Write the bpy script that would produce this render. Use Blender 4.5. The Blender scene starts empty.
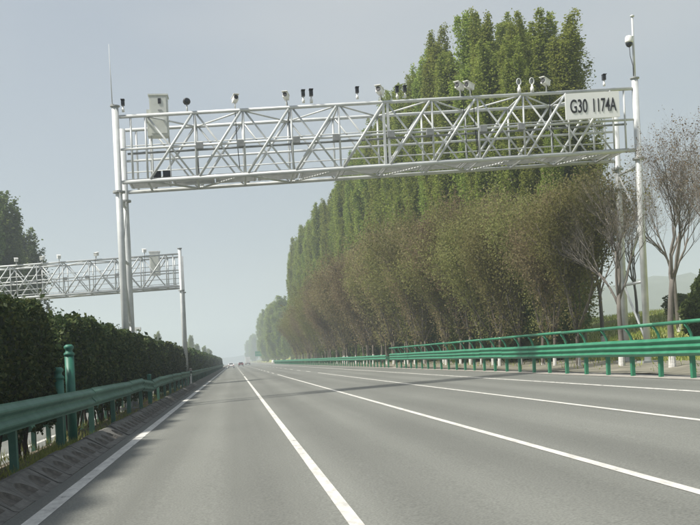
import bpy, math, random
import numpy as np
from mathutils import Vector, Matrix

random.seed(7); RNG = np.random.default_rng(7)
SC = bpy.context.scene
COL = SC.collection
S = 0.0382            # cross-fall of the carriageway (rises to the right)
def gz(x): return S * x

# ------------------------------------------------------------------ camera
H_CAM, YAW, ROLL = 1.628, 0.1186, 0.0475
cd = bpy.data.cameras.new('camera'); cam = bpy.data.objects.new('camera', cd); COL.objects.link(cam)
Fv = Vector((math.sin(YAW), math.cos(YAW), 0)); R0 = Vector((math.cos(YAW), -math.sin(YAW), 0)); U0 = Vector((0, 0, 1))
Rv = R0 * math.cos(ROLL) - U0 * math.sin(ROLL); Uv = R0 * math.sin(ROLL) + U0 * math.cos(ROLL)
M3 = Matrix((Rv, Uv, -Fv)).transposed()
cam.matrix_world = Matrix.Translation((0, 0, H_CAM)) @ M3.to_4x4()
cd.sensor_width = 36.0; cd.lens = 36.0 * 977.8 / 700.0
cd.shift_y = (356.8 - 262.5) / 700.0
cd.clip_start = 0.1; cd.clip_end = 12000
SC.camera = cam

# ------------------------------------------------------------------ sky, sun, exposure
SUN_TO = Vector((-0.72, -0.17, 1.0)).normalized()
w = bpy.data.worlds.new('World'); SC.world = w; w.use_nodes = True
nt = w.node_tree; nt.nodes.clear()
out = nt.nodes.new('ShaderNodeOutputWorld'); bg = nt.nodes.new('ShaderNodeBackground'); sky = nt.nodes.new('ShaderNodeTexSky')
sky.sky_type = 'NISHITA'; sky.sun_disc = False
sky.sun_elevation = math.asin(SUN_TO.z); sky.sun_rotation = math.atan2(SUN_TO.x, SUN_TO.y)
sky.altitude = 400; sky.air_density = 1.0; sky.dust_density = 2.5; sky.ozone_density = 1.0
bg.inputs['Strength'].default_value = 0.055
# thin high cloud veil over the whole sky, denser in soft patches
tcw = nt.nodes.new('ShaderNodeTexCoord'); cn = nt.nodes.new('ShaderNodeTexNoise'); mpw = nt.nodes.new('ShaderNodeMapping')
mpw.inputs['Scale'].default_value = (1.0, 1.0, 2.2); mpw.inputs['Location'].default_value = (8.8, 6.1, 1.9)
cn.inputs['Scale'].default_value = 1.5; cn.inputs['Detail'].default_value = 3; cn.inputs['Roughness'].default_value = .5
nt.links.new(tcw.outputs['Generated'], mpw.inputs[0]); nt.links.new(mpw.outputs[0], cn.inputs[0])
cm = nt.nodes.new('ShaderNodeMapRange'); cm.inputs[1].default_value = .35; cm.inputs[2].default_value = .72; cm.inputs[3].default_value = .76; cm.inputs[4].default_value = .9
nt.links.new(cn.outputs[0], cm.inputs[0])
mxw = nt.nodes.new('ShaderNodeMix'); mxw.data_type = 'RGBA'; mxw.inputs[7].default_value = (4.25, 4.7, 5.5, 1)
nt.links.new(cm.outputs[0], mxw.inputs[0]); nt.links.new(sky.outputs[0], mxw.inputs[6]); 
cm2 = nt.nodes.new('ShaderNodeMapRange'); cm2.inputs[1].default_value = .47; cm2.inputs[2].default_value = .70; cm2.inputs[3].default_value = 0; cm2.inputs[4].default_value = .55
nt.links.new(cn.outputs[0], cm2.inputs[0])
mx2 = nt.nodes.new('ShaderNodeMix'); mx2.data_type = 'RGBA'; mx2.inputs[7].default_value = (6.5, 6.45, 6.5, 1)
nt.links.new(cm2.outputs[0], mx2.inputs[0]); nt.links.new(mxw.outputs[2], mx2.inputs[6]); nt.links.new(mx2.outputs[2], bg.inputs[0])
nt.links.new(bg.outputs[0], out.inputs[0])
sl = bpy.data.lights.new('sun', 'SUN'); sl.energy = 4.2; sl.angle = math.radians(6); sl.color = (1.0, 0.955, 0.865)
so = bpy.data.objects.new('sun', sl); COL.objects.link(so)
so.rotation_euler = (-SUN_TO).to_track_quat('-Z', 'Y').to_euler(); so.location = (-40, -10, 60)
SC.view_settings.view_transform = 'Standard'; SC.view_settings.look = 'None'
SC.view_settings.gamma = 1.0; SC.view_settings.use_curve_mapping = False
SC.view_settings.exposure = 0.82
SC.render.engine = 'CYCLES'
SC.cycles.use_denoising = True
try: SC.cycles.denoiser = 'OPENIMAGEDENOISE'
except Exception: pass
SC.cycles.max_bounces = 6; SC.cycles.volume_bounces = 1; SC.cycles.transparent_max_bounces = 8

# ------------------------------------------------------------------ materials
def new_mat(name):
    m = bpy.data.materials.new(name); m.use_nodes = True
    n = m.node_tree; n.nodes.clear()
    o = n.nodes.new('ShaderNodeOutputMaterial')
    return m, n, o
def N(n, t, **kw):
    nd = n.nodes.new('ShaderNode' + t)
    for k, v in kw.items():
        if k in nd.inputs: nd.inputs[k].default_value = v
        else: setattr(nd, k, v)
    return nd
def rgba(c): return (c[0], c[1], c[2], 1)
def ramp(n, fac, stops):
    r = n.nodes.new('ShaderNodeValToRGB'); e = r.color_ramp.elements
    while len(e) < len(stops): e.new(0.5)
    for k, (p, c) in enumerate(stops): e[k].position = p; e[k].color = rgba(c)
    n.links.new(fac, r.inputs[0]); return r
def surf(name, c1, c2, scale=3.0, rough=0.6, bump=0.0, bscale=40.0, metal=0.0, stretch=(1, 1, 1), detail=6, space='Object', spec=0.5, lo=.35, hi=.68):
    """two-tone noise-mottled surface with fine relief"""
    m, n, o = new_mat(name)
    p = N(n, 'BsdfPrincipled'); p.inputs['Roughness'].default_value = rough; p.inputs['Metallic'].default_value = metal
    p.inputs['Specular IOR Level'].default_value = spec
    tc = N(n, 'TexCoord')
    if space == 'World':
        g = N(n, 'NewGeometry'); co = g.outputs['Position']
    else: co = tc.outputs['Object']
    mp = N(n, 'Mapping'); mp.inputs['Scale'].default_value = stretch; n.links.new(co, mp.inputs[0])
    nz = N(n, 'TexNoise'); nz.inputs['Scale'].default_value = scale; nz.inputs['Detail'].default_value = detail; nz.inputs['Roughness'].default_value = .62
    n.links.new(mp.outputs[0], nz.inputs[0])
    r = ramp(n, nz.outputs[0], [(lo, c1), (hi, c2)]); n.links.new(r.outputs[0], p.inputs['Base Color'])
    if bump:
        b = N(n, 'Bump'); b.inputs['Strength'].default_value = bump; b.inputs['Distance'].default_value = .02
        nb = N(n, 'TexNoise'); nb.inputs['Scale'].default_value = bscale; nb.inputs['Detail'].default_value = 4
        n.links.new(co, nb.inputs[0]); n.links.new(nb.outputs[0], b.inputs['Height']); n.links.new(b.outputs[0], p.inputs['Normal'])
    n.links.new(p.outputs[0], o.inputs[0]); return m
def leaf_mat(name, cols, trans=0.35, rough=.55):
    m, n, o = new_mat(name)
    g = N(n, 'NewGeometry'); oi = N(n, 'ObjectInfo')
    r = ramp(n, g.outputs['Random Per Island'], [(k / max(1, len(cols) - 1), c) for k, c in enumerate(cols)])
    # each tree slightly its own hue and value
    hs = N(n, 'HueSaturation')
    mr = N(n, 'MapRange'); mr.inputs['To Min'].default_value = .8; mr.inputs['To Max'].default_value = 1.2
    n.links.new(oi.outputs['Random'], mr.inputs[0]); n.links.new(mr.outputs[0], hs.inputs['Value'])
    mr2 = N(n, 'MapRange'); mr2.inputs['To Min'].default_value = .485; mr2.inputs['To Max'].default_value = .515
    n.links.new(oi.outputs['Random'], mr2.inputs[0]); n.links.new(mr2.outputs[0], hs.inputs['Hue'])
    n.links.new(r.outputs[0], hs.inputs['Color'])
    p = N(n, 'BsdfPrincipled'); p.inputs['Roughness'].default_value = rough; p.inputs['Specular IOR Level'].default_value = .12
    t = N(n, 'BsdfTranslucent'); mx = N(n, 'MixShader'); mx.inputs[0].default_value = trans
    n.links.new(hs.outputs[0], p.inputs['Base Color']); n.links.new(hs.outputs[0], t.inputs[0])
    n.links.new(p.outputs[0], mx.inputs[1]); n.links.new(t.outputs[0], mx.inputs[2]); n.links.new(mx.outputs[0], o.inputs[0])
    return m
def asphalt(name, lanes):
    m, n, o = new_mat(name)
    p = N(n, 'BsdfPrincipled'); p.inputs['Roughness'].default_value = .82; p.inputs['Specular IOR Level'].default_value = .35
    g = N(n, 'NewGeometry'); pos = g.outputs['Position']
    def noise(scale, stretch, detail=5):
        mp = N(n, 'Mapping'); mp.inputs['Scale'].default_value = stretch; n.links.new(pos, mp.inputs[0])
        z = N(n, 'TexNoise'); z.inputs['Scale'].default_value = scale; z.inputs['Detail'].default_value = detail
        n.links.new(mp.outputs[0], z.inputs[0]); return z.outputs[0]
    big = noise(.35, (1, .25, 1)); streak = noise(1.3, (1, .012, 1), 3); fine = noise(38, (1, 1, 1), 3)
    base = ramp(n, big, [(.3, (.138, .142, .128)), (.7, (.172, .177, .160))])
    st = ramp(n, streak, [(.36, (.90, .90, .90)), (.62, (1.05, 1.05, 1.05))])
    fn = ramp(n, fine, [(.3, (.74, .74, .74)), (.7, (1.26, 1.26, 1.26))])
    m1 = N(n, 'Mix', data_type='RGBA', blend_type='MULTIPLY'); m1.inputs[0].default_value = 1
    n.links.new(base.outputs[0], m1.inputs[6]); n.links.new(st.outputs[0], m1.inputs[7])
    m2 = N(n, 'Mix', data_type='RGBA', blend_type='MULTIPLY'); m2.inputs[0].default_value = 1
    n.links.new(m1.outputs[2], m2.inputs[6]); n.links.new(fn.outputs[0], m2.inputs[7])
    # oil-darkened strip down the middle of each lane, tyre-polished tracks beside it
    sx = N(n, 'SeparateXYZ'); n.links.new(pos, sx.inputs[0])
    wv = N(n, 'Math', operation='MULTIPLY_ADD'); wv.inputs[1].default_value = 2 * math.pi / 1.65; wv.inputs[2].default_value = -2 * math.pi * 1.08 / 1.65
    n.links.new(sx.outputs[0], wv.inputs[0])
    cs = N(n, 'Math', operation='COSINE'); n.links.new(wv.outputs[0], cs.inputs[0])
    tr = N(n, 'MapRange'); tr.inputs[1].default_value = -1; tr.inputs[2].default_value = 1; tr.inputs['To Min'].default_value = .91; tr.inputs['To Max'].default_value = 1.06
    n.links.new(cs.outputs[0], tr.inputs[0])
    m3 = N(n, 'Mix', data_type='RGBA', blend_type='MULTIPLY'); m3.inputs[0].default_value = 1
    n.links.new(m2.outputs[2], m3.inputs[6]); n.links.new(tr.outputs[0], m3.inputs[7])
    n.links.new(m3.outputs[2], p.inputs['Base Color'])
    b = N(n, 'Bump'); b.inputs['Strength'].default_value = .35; b.inputs['Distance'].default_value = .006
    z2 = noise(90, (1, 1, 1), 2); n.links.new(z2, b.inputs['Height']); n.links.new(b.outputs[0], p.inputs['Normal'])
    n.links.new(p.outputs[0], o.inputs[0]); return m
def paint_line(name, wear=.38):
    m, n, o = new_mat(name)
    p = N(n, 'BsdfPrincipled'); p.inputs['Roughness'].default_value = .6
    g = N(n, 'NewGeometry'); mp = N(n, 'Mapping'); mp.inputs['Scale'].default_value = (1, .35, 1); n.links.new(g.outputs['Position'], mp.inputs[0])
    z = N(n, 'TexNoise'); z.inputs['Scale'].default_value = 7; z.inputs['Detail'].default_value = 8; z.inputs['Roughness'].default_value = .7
    n.links.new(mp.outputs[0], z.inputs[0])
    r = ramp(n, z.outputs[0], [(wear - .08, (.15, .155, .145)), (wear - .02, (.44, .43, .40)), (.64, (.68, .67, .62))])
    n.links.new(r.outputs[0], p.inputs['Base Color']); n.links.new(p.outputs[0], o.inputs[0]); return m

M = {}
M['asphalt'] = asphalt('asphalt', 3)
M['line'] = paint_line('line_paint'); M['line_worn'] = paint_line('line_paint_worn', .46)
M['concrete'] = surf('kerb_concrete', (.08, .078, .07), (.17, .165, .15), 5, .9, .5, 30, space='World')
M['hollow_shade'] = surf('pocket_shade', (.062, .058, .05), (.135, .125, .108), 9, .95, .6, 30)  # darker tone that paints in the shade of the kerb pockets
M['concrete_pale'] = surf('shoulder_concrete', (.24, .225, .2), (.36, .34, .30), 2, .9, .3, 30, space='World')
M['dirt'] = surf('verge_dirt', (.06, .05, .035), (.17, .14, .1), 2.2, .95, .6, 14, space='World')
M['dirt_pale'] = surf('roadside_earth', (.12, .115, .085), (.24, .225, .175), 1.1, .95, .6, 10, space='World')
M['ground'] = surf('field_ground', (.10, .115, .04), (.22, .20, .075), .35, .95, .5, 4, space='World', detail=9)
M['grass_bank'] = surf('bank_grass', (.20, .24, .06), (.42, .42, .13), .28, .95, .6, 5, space='World', detail=10)
M['hill'] = surf('hill_wood', (.05, .058, .04), (.09, .098, .07), .02, 1, 0, 1, space='World', detail=8)
M['steel'] = surf('galvanised_steel', (.47, .49, .49), (.62, .64, .635), 1.3, .5, .05, 60, metal=.1)
M['steel_dark'] = surf('weathered_steel', (.30, .31, .31), (.44, .45, .44), 2, .55, .05, 60, metal=.35)
M['grating'] = surf('grating', (.38, .39, .38), (.52, .53, .52), 4, .6, .2, 60, metal=.2)
M['greenrail'] = surf('green_rail_paint', (.014, .165, .082), (.055, .24, .14), 1.7, .5, .06, 20, space='World', lo=.3, hi=.78)
M['greenrail_l'] = surf('green_rail_paint_dusty', (.030, .115, .080), (.075, .18, .135), 1.5, .6, .08, 20, space='World')
M['greenpost'] = surf('green_post_paint', (.014, .12, .08), (.03, .17, .115), 2.5, .5, .06, 20)
M['cabinet'] = surf('cabinet_paint', (.50, .52, .48), (.63, .65, .60), 2, .5, .04, 40)
M['white'] = surf('white_paint', (.70, .70, .68), (.82, .82, .8), 3, .45, .03, 40)
M['black'] = surf('black_plastic', (.012, .012, .014), (.03, .03, .033), 4, .4, .03, 40)
M['glass'] = surf('dark_glass', (.01, .012, .015), (.02, .024, .028), 2, .08)
M['grey'] = surf('grey_box_paint', (.20, .21, .21), (.30, .31, .31), 5, .5, .03, 40)
M['sign'] = surf('sign_face', (.80, .81, .80), (.87, .88, .87), 1.2, .35, .02, 40)
M['greensign'] = surf('green_sign_face', (.005, .16, .08), (.01, .2, .1), 2, .4)
M['bark'] = surf('bark', (.11, .10, .088), (.21, .19, .165), 3, .95, .5, 18, stretch=(1, 1, .3))
M['bark_pale'] = surf('poplar_bark', (.22, .22, .18), (.38, .37, .31), 3, .9, .4, 14, stretch=(1, 1, .4))
M['bark_red'] = surf('budding_bark', (.11, .095, .075), (.20, .175, .14), 3, .9, .4, 14, stretch=(1, 1, .4))
M['whitewash'] = surf('whitewash', (.50, .49, .46), (.78, .77, .74), 6, .9, .3, 30)
M['tyre'] = surf('tyre', (.015, .015, .015), (.03, .03, .03), 6, .8)
M['carwhite'] = surf('car_white', (.72, .72, .72), (.78, .78, .78), 1, .25)
M['carred'] = surf('car_dark_red', (.10, .012, .012), (.13, .018, .016), 1, .3)
M['lamp_red'] = surf('tail_lamp', (.35, .01, .01), (.45, .015, .01), 1, .3)
M['poplar'] = leaf_mat('poplar_leaf', [(.18, .235, .045), (.22, .275, .055), (.26, .305, .072), (.29, .32, .09)], .55)
M['dark_leaf'] = leaf_mat('dark_leaf', [(.075, .115, .038), (.105, .15, .048), (.15, .195, .065)], .4)
M['far_leaf'] = leaf_mat('broad_tree_leaf', [(.10, .15, .045), (.14, .20, .06), (.19, .24, .08)], .5)
M['hedge'] = leaf_mat('hedge_leaf', [(.025, .048, .018), (.038, .066, .022), (.06, .09, .028), (.11, .13, .04)], .3)
M['bud'] = leaf_mat('bud_leaf', [(.21, .16, .095), (.25, .195, .115), (.225, .205, .092), (.28, .235, .135)], .55)
M['bud_olive'] = leaf_mat('bud_olive_leaf', [(.19, .18, .07), (.215, .225, .078), (.24, .22, .09), (.25, .265, .095)], .55)
M['bud_sparse'] = leaf_mat('sparse_bud', [(.18, .14, .10), (.24, .19, .13), (.22, .20, .11)], .4)
M['shrub'] = leaf_mat('shrub_leaf', [(.10, .15, .042), (.14, .19, .055), (.18, .22, .075)], .45)
M['grass'] = leaf_mat('grass_blade', [(.18, .24, .06), (.26, .32, .08), (.36, .37, .11), (.32, .31, .12)], .45)

# ------------------------------------------------------------------ mesh helpers
class MB:
    def __init__(s): s.v = []; s.f = []
    def add(s, vs, fs):
        b = len(s.v); s.v += [tuple(p) for p in vs]; s.f += [tuple(b + i for i in q) for q in fs]; return s
    def box(s, c, d, rz=0, bev=0):
        x, y, z = d[0] / 2, d[1] / 2, d[2] / 2
        vs = []
        for (a, b_) in ((-1, -1), (1, -1), (1, 1), (-1, 1)):
            for e in (-1, 1): vs.append((a * x, b_ * y, e * z))
        cr, sr = math.cos(rz), math.sin(rz)
        vs = [(c[0] + p[0] * cr - p[1] * sr, c[1] + p[0] * sr + p[1] * cr, c[2] + p[2]) for p in vs]
        return s.add(vs, [(0, 2, 3, 1), (2, 4, 5, 3), (4, 6, 7, 5), (6, 0, 1, 7), (0, 6, 4, 2), (1, 3, 5, 7)])
    def tube(s, a, b, r1, r2=None, n=8, cap=True):
        r2 = r1 if r2 is None else r2
        a = Vector(a); b = Vector(b); d = (b - a)
        if d.length < 1e-6: return s
        d.normalize(); u = d.orthogonal().normalized(); w_ = d.cross(u)
        vs = []
        for p, r in ((a, r1), (b, r2)):
            for k in range(n):
                t = 2 * math.pi * k / n; vs.append(p + u * (r * math.cos(t)) + w_ * (r * math.sin(t)))
        fs = [(k, (k + 1) % n, n + (k + 1) % n, n + k) for k in range(n)]
        if cap: fs += [tuple(range(n - 1, -1, -1)), tuple(range(n, 2 * n))]
        return s.add(vs, fs)
    def path(s, pts, rs, n=6):
        """tube along a polyline, one radius per point"""
        rings = []; b = len(s.v); pts = [Vector(p) for p in pts]
        up = None
        for i, p in enumerate(pts):
            d = (pts[min(i + 1, len(pts) - 1)] - pts[max(i - 1, 0)]).normalized()
            if up is None: up = d.orthogonal().normalized()
            u = (up - d * up.dot(d)); u = u.normalized() if u.length > 1e-5 else d.orthogonal().normalized(); up = u
            w_ = d.cross(u)
            for k in range(n):
                t = 2 * math.pi * k / n; s.v.append(tuple(p + u * (rs[i] * math.cos(t)) + w_ * (rs[i] * math.sin(t))))
        for i in range(len(pts) - 1):
            for k in range(n):
                s.f.append((b + i * n + k, b + i * n + (k + 1) % n, b + (i + 1) * n + (k + 1) % n, b + (i + 1) * n + k))
        e = b + (len(pts) - 1) * n
        s.f.append(tuple(b + n - 1 - k for k in range(n))); s.f.append(tuple(e + k for k in range(n)))
        return s
    def lathe(s, c, prof, n=16, axis='z'):
        b = len(s.v)
        for r, h in prof:
            for k in range(n):
                t = 2 * math.pi * k / n
                q = (r * math.cos(t), r * math.sin(t), h)
                if axis == 'y': q = (q[0], q[2], q[1])
                if axis == 'x': q = (q[2], q[0], q[1])
                s.v.append((c[0] + q[0], c[1] + q[1], c[2] + q[2]))
        for i in range(len(prof) - 1):
            for k in range(n): s.f.append((b + i * n + k, b + i * n + (k + 1) % n, b + (i + 1) * n + (k + 1) % n, b + (i + 1) * n + k))
        s.f.append(tuple(b + n - 1 - k for k in range(n))); e = b + (len(prof) - 1) * n; s.f.append(tuple(e + k for k in range(n)))
        return s
    def extrude(s, prof, y0, y1):
        """closed profile [(x,z)] swept along y"""
        n = len(prof)
        vs = [(x, y0, z) for x, z in prof] + [(x, y1, z) for x, z in prof]
        fs = [(k, (k + 1) % n, n + (k + 1) % n, n + k) for k in range(n)] + [tuple(range(n - 1, -1, -1)), tuple(range(n, 2 * n))]
        return s.add(vs, fs)
    def mesh(s, name, mat, smooth=False):
        me = bpy.data.meshes.new(name); me.from_pydata(s.v, [], s.f); me.update()
        if mat is not None: me.materials.append(M[mat] if isinstance(mat, str) else mat)
        if smooth: me.polygons.foreach_set('use_smooth', [True] * len(me.polygons))
        return me
    def build(s, name, mat, parent=None, smooth=False, loc=None):
        return link(name, s.mesh(name, mat, smooth), parent, loc)
def link(name, me, parent=None, loc=None):
    o = bpy.data.objects.new(name, me); COL.objects.link(o)
    if parent is not None: o.parent = parent
    if loc is not None: o.location = loc
    return o
def tag(o, label=None, cat=None, group=None, kind=None):
    if label: o['label'] = label
    if cat: o['category'] = cat
    if group: o['group'] = group
    if kind: o['kind'] = kind
    return o
def empty(name, loc=(0, 0, 0), rz=0):
    o = bpy.data.objects.new(name, None); COL.objects.link(o); o.location = loc; o.rotation_euler.z = rz; o.empty_display_size = .3; return o
def struct(o): o['kind'] = 'structure'; return o
def quads_mesh(name, Q, mat):
    """Q: (n,4,3) separate leaf faces"""
    n = len(Q); me = bpy.data.meshes.new(name)
    me.vertices.add(4 * n); me.vertices.foreach_set('co', Q.reshape(-1).astype(np.float32))
    me.loops.add(4 * n); me.loops.foreach_set('vertex_index', np.arange(4 * n, dtype=np.int32))
    me.polygons.add(n); me.polygons.foreach_set('loop_start', np.arange(0, 4 * n, 4, dtype=np.int32))
    try: me.polygons.foreach_set('loop_total', np.full(n, 4, dtype=np.int32))
    except Exception: pass
    me.update(calc_edges=True); me.validate()
    me.materials.append(M[mat] if isinstance(mat, str) else mat); return me
def leaves(P, size, aspect=1.6, up=0.0, jitter=.35):
    """leaf-shaped quads at points P with random attitude"""
    n = len(P); d = RNG.normal(size=(n, 3)); d[:, 2] += up; d /= np.linalg.norm(d, axis=1)[:, None]
    e = RNG.normal(size=(n, 3)); e -= d * (e * d).sum(1)[:, None]; e /= np.linalg.norm(e, axis=1)[:, None]
    s_ = (size * (1 + jitter * RNG.normal(size=n)).clip(.4, 1.9))[:, None] if np.isscalar(size) else (size * (1 + jitter * RNG.normal(size=n)).clip(.4, 1.9))[:, None]
    L = d * s_ * aspect / 2; W = e * s_ / 2
    return np.stack([P - L, P + W - L * .1, P + L, P - W - L * .1], 1)

# ------------------------------------------------------------------ terrain
DROP = .42            # the opposite carriageway lies a little lower
def ground_h(x):
    if x < -30: return gz(-30) - DROP
    if x < -5.6: return gz(x) - DROP
    if x < -4.3: return gz(x) - DROP * (-4.3 - x) / 1.3
    if x < 14.2: return gz(x)
    if x < 19: return gz(14.2) + (x - 14.2) * .07
    if x < 36: return gz(14.2) + 4.8 * .07 + (x - 19) * .185
    if x < 90: return gz(14.2) + .336 + 3.145 + (x - 36) * .06
    return 7.26 + (min(x, 400) - 90) * .012
def sheet(name, xs, ys, zf, mat, off=0.0):
    mb = MB(); nx, ny = len(xs), len(ys)
    for y in ys:
        for x in xs: mb.v.append((x, y, zf(x, y) + off))
    for j in range(ny - 1):
        for i in range(nx - 1): mb.f.append((j * nx + i, j * nx + i + 1, (j + 1) * nx + i + 1, (j + 1) * nx + i))
    return struct(mb.build(name, mat, smooth=True))
xs = [-3000, -1500, -800, -400, -200, -100, -60, -30, -24, -21, -5.6, -4.3, 14.2, 16, 19, 22, 25, 28, 31, 34, 36, 40, 46, 54, 64, 76, 90, 120, 160, 220, 300, 400, 700, 1200, 3000]
ys = [-60, -20, 0, 20, 30, 40, 50, 60, 70, 80, 95, 110, 130, 160, 200, 260, 340, 460, 700, 1100, 1800, 3000, 4200]
def terrain(x, y):
    z = ground_h(x)
    if x > 17: z += .35 * math.sin(x * .23 + y * .11) * math.sin(y * .071 + 1) * min(1, (x - 17) / 8)
    return z
sheet('ground', xs, ys, terrain, 'ground', -.12)
bx_ = [18.4, 19, 21, 23, 25, 27, 29, 31, 34, 36, 40, 46, 54, 64, 76, 90, 120, 160]
sheet('grass_bank', bx_, [10, 20, 30, 36, 42, 48, 54, 60, 66, 72, 80, 90, 100, 115, 130, 160, 200, 260, 340, 460, 700], terrain, 'grass_bank', -.05)
yr = [-40, 0, 40, 100, 300, 900, 3600]
sheet('road', [-2.72, 13.05], yr, lambda x, y: gz(x), 'asphalt')
sheet('opposite_road', [-19.6, -5.75], yr, lambda x, y: gz(x) - DROP, 'asphalt')
sheet('median_strip', [-5.75, -5.3, -4.75, -4.3, -3.9, -3.22], [-20 + 4 * k for k in range(60)] + [300, 600, 1500, 3600],
      lambda x, y: ground_h(x) + .03 + (.05 * math.sin(y * 1.3) * math.sin(x * 2 + y * .7) + .04 if -5.6 < x < -3.4 else 0), 'dirt')
sheet('road_shoulder', [13.05, 14.05], yr, lambda x, y: gz(x) + .012, 'concrete_pale')
sheet('roadside_dirt', [14.05, 14.9, 15.8, 17, 18.6], [-40] + [4 * k for k in range(90)] + [500, 900, 3600], lambda x, y: terrain(x, y) + .02 + .03 * math.sin(x * 3 + y * .9), 'dirt_pale')

def stripe(name, x, wd, y0, y1, mat='line'):
    step = 60; mb = MB(); k = y0
    while k < y1:
        e = min(k + step, y1)
        mb.add([(x - wd / 2, k, gz(x - wd / 2) + .006), (x + wd / 2, k, gz(x + wd / 2) + .006), (x + wd / 2, e, gz(x + wd / 2) + .006), (x - wd / 2, e, gz(x - wd / 2) + .006)], [(0, 1, 2, 3)])
        k = e
    return struct(mb.build(name, mat))
stripe('edge_line', -2.36, .215, -10, 2500, 'line'); stripe('edge_line', 10.88, .19, -10, 2500, 'line_worn')
stripe('lane_line', 1.08, .135, -10, 108); stripe('lane_line', 4.38, .135, -10, 100); stripe('lane_line', 7.68, .135, -10, 90)
for X, st in ((1.08, 117), (4.38, 109), (7.68, 99)):
    k = st
    while k < 520: stripe('lane_dash', X, .135, k, k + 6); k += 15
so_ = stripe('edge_line', -6.4, .19, -10, 2000, 'line_worn'); so_.location.z = -DROP

# kerb: precast stones with a hollow face, one object each as far as they can be told apart
kerb = struct(empty('kerb', (-2.72, 0, gz(-2.72))))
def kerb_stone():
    """sloping precast stone with an arched pocket pressed into its face; soil lies in the pocket"""
    L = .96; n = 12; mb = MB(); hollow_shade = []
    def pt(y, t, d=0): return (-.06 - .42 * t - d * .5, y, .02 + .24 * t - d * .87)
    rim, inn, bnd = [], [], []
    for k in range(n + 1):
        a = math.pi * k / n; cy_, sy_ = math.cos(a), math.sin(a)
        rim.append(pt(.36 * cy_, .16 + .62 * sy_)); inn.append(pt(.27 * cy_, .20 + .46 * sy_, .05))
        m_ = max(abs(cy_) / (L / 2), sy_ / .84, 1e-6); bnd.append(pt(cy_ / m_, .16 + sy_ / m_))
    mb.v += rim + inn + bnd; R_, I_, B_ = 0, n + 1, 2 * (n + 1)
    for k in range(n):
        mb.f.append((R_ + k, B_ + k, B_ + k + 1, R_ + k + 1)); mb.f.append((I_ + k, R_ + k, R_ + k + 1, I_ + k + 1)); hollow_shade.append(len(mb.f) - 1)
    mb.f.append((R_, I_, I_ + n, R_ + n)); mb.f.append(tuple(range(I_, I_ + n + 1))); hollow_shade.append(len(mb.f) - 1)
    mb.add([pt(-L / 2, 0), pt(L / 2, 0), pt(L / 2, .16), pt(-L / 2, .16)], [(0, 1, 2, 3)])
    b = len(mb.v)
    for y in (-L / 2, L / 2):
        mb.v += [(-.06, y, .02), (-.48, y, .26), (-.58, y, .25), (-.58, y, -.15), (0, y, -.15), (0, y, .012)]
    for k in (1, 2, 3, 4): mb.f.append((b + k, b + k + 1, b + 7 + k, b + 6 + k))
    mb.f += [(b + 5, b, b + 6, b + 11), (b, b + 5, b + 4, b + 3, b + 2, b + 1), (b + 6, b + 7, b + 8, b + 9, b + 10, b + 11)]
    me = mb.mesh('kerb_stone', 'concrete'); me.materials.append(M['hollow_shade'])
    for q in hollow_shade: me.polygons[q].material_index = 1  # pocket faces take the darker colour painted as hollow shade
    return me
kme = kerb_stone()
for k in range(70):
    o = link('kerb_stone', kme, kerb, (random.uniform(-.012, .012), 4 + k * 1.0, random.uniform(-.012, .01)))
    o.rotation_euler = (random.uniform(-.006, .006), random.uniform(-.02, .02), random.uniform(-.008, .008))
o = MB().extrude([(-.06, .02), (-.48, .26), (-.58, .25), (-.58, -.15), (0, -.15), (0, .012)], 73.5, 3000).build('kerb_run', 'concrete', kerb)

# far hills
def hills(name, x0, x1, y, hmax, seed, n=70):
    mb = MB(); rr = random.Random(seed); ph = [rr.uniform(0, 6.28) for _ in range(6)]
    rows = 7
    for j in range(rows):
        t = j / (rows - 1)
        for i in range(n):
            u = i / (n - 1); x = x0 + (x1 - x0) * u
            hh = .55 + .2 * math.sin(u * 5 + ph[0]) + .12 * math.sin(u * 13 + ph[1]) + .07 * math.sin(u * 31 + ph[2]) + .035 * math.sin(u * 70 + ph[3]) + .02 * math.sin(u * 170 + ph[4])
            hh *= math.sin(math.pi * min(1, max(0, .03 + .97 * u)) ) ** .45
            z = -2 + hmax * hh * math.sin(t * math.pi / 2) ** 1.2 * (1 + .05 * math.sin(i * 1.7 + j * 2))
            mb.v.append((x, y + t * hmax * 2.2 + 6 * math.sin(i * .9 + j), z))
    for j in range(rows - 1):
        for i in range(n - 1): mb.f.append((j * n + i, j * n + i + 1, (j + 1) * n + i + 1, (j + 1) * n + i))
    return struct(mb.build(name, 'hill', smooth=True))
hills('hills', 150, 1900, 900, 150, 3)
hills('hills', -700, 900, 2300, 46, 5)

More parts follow.
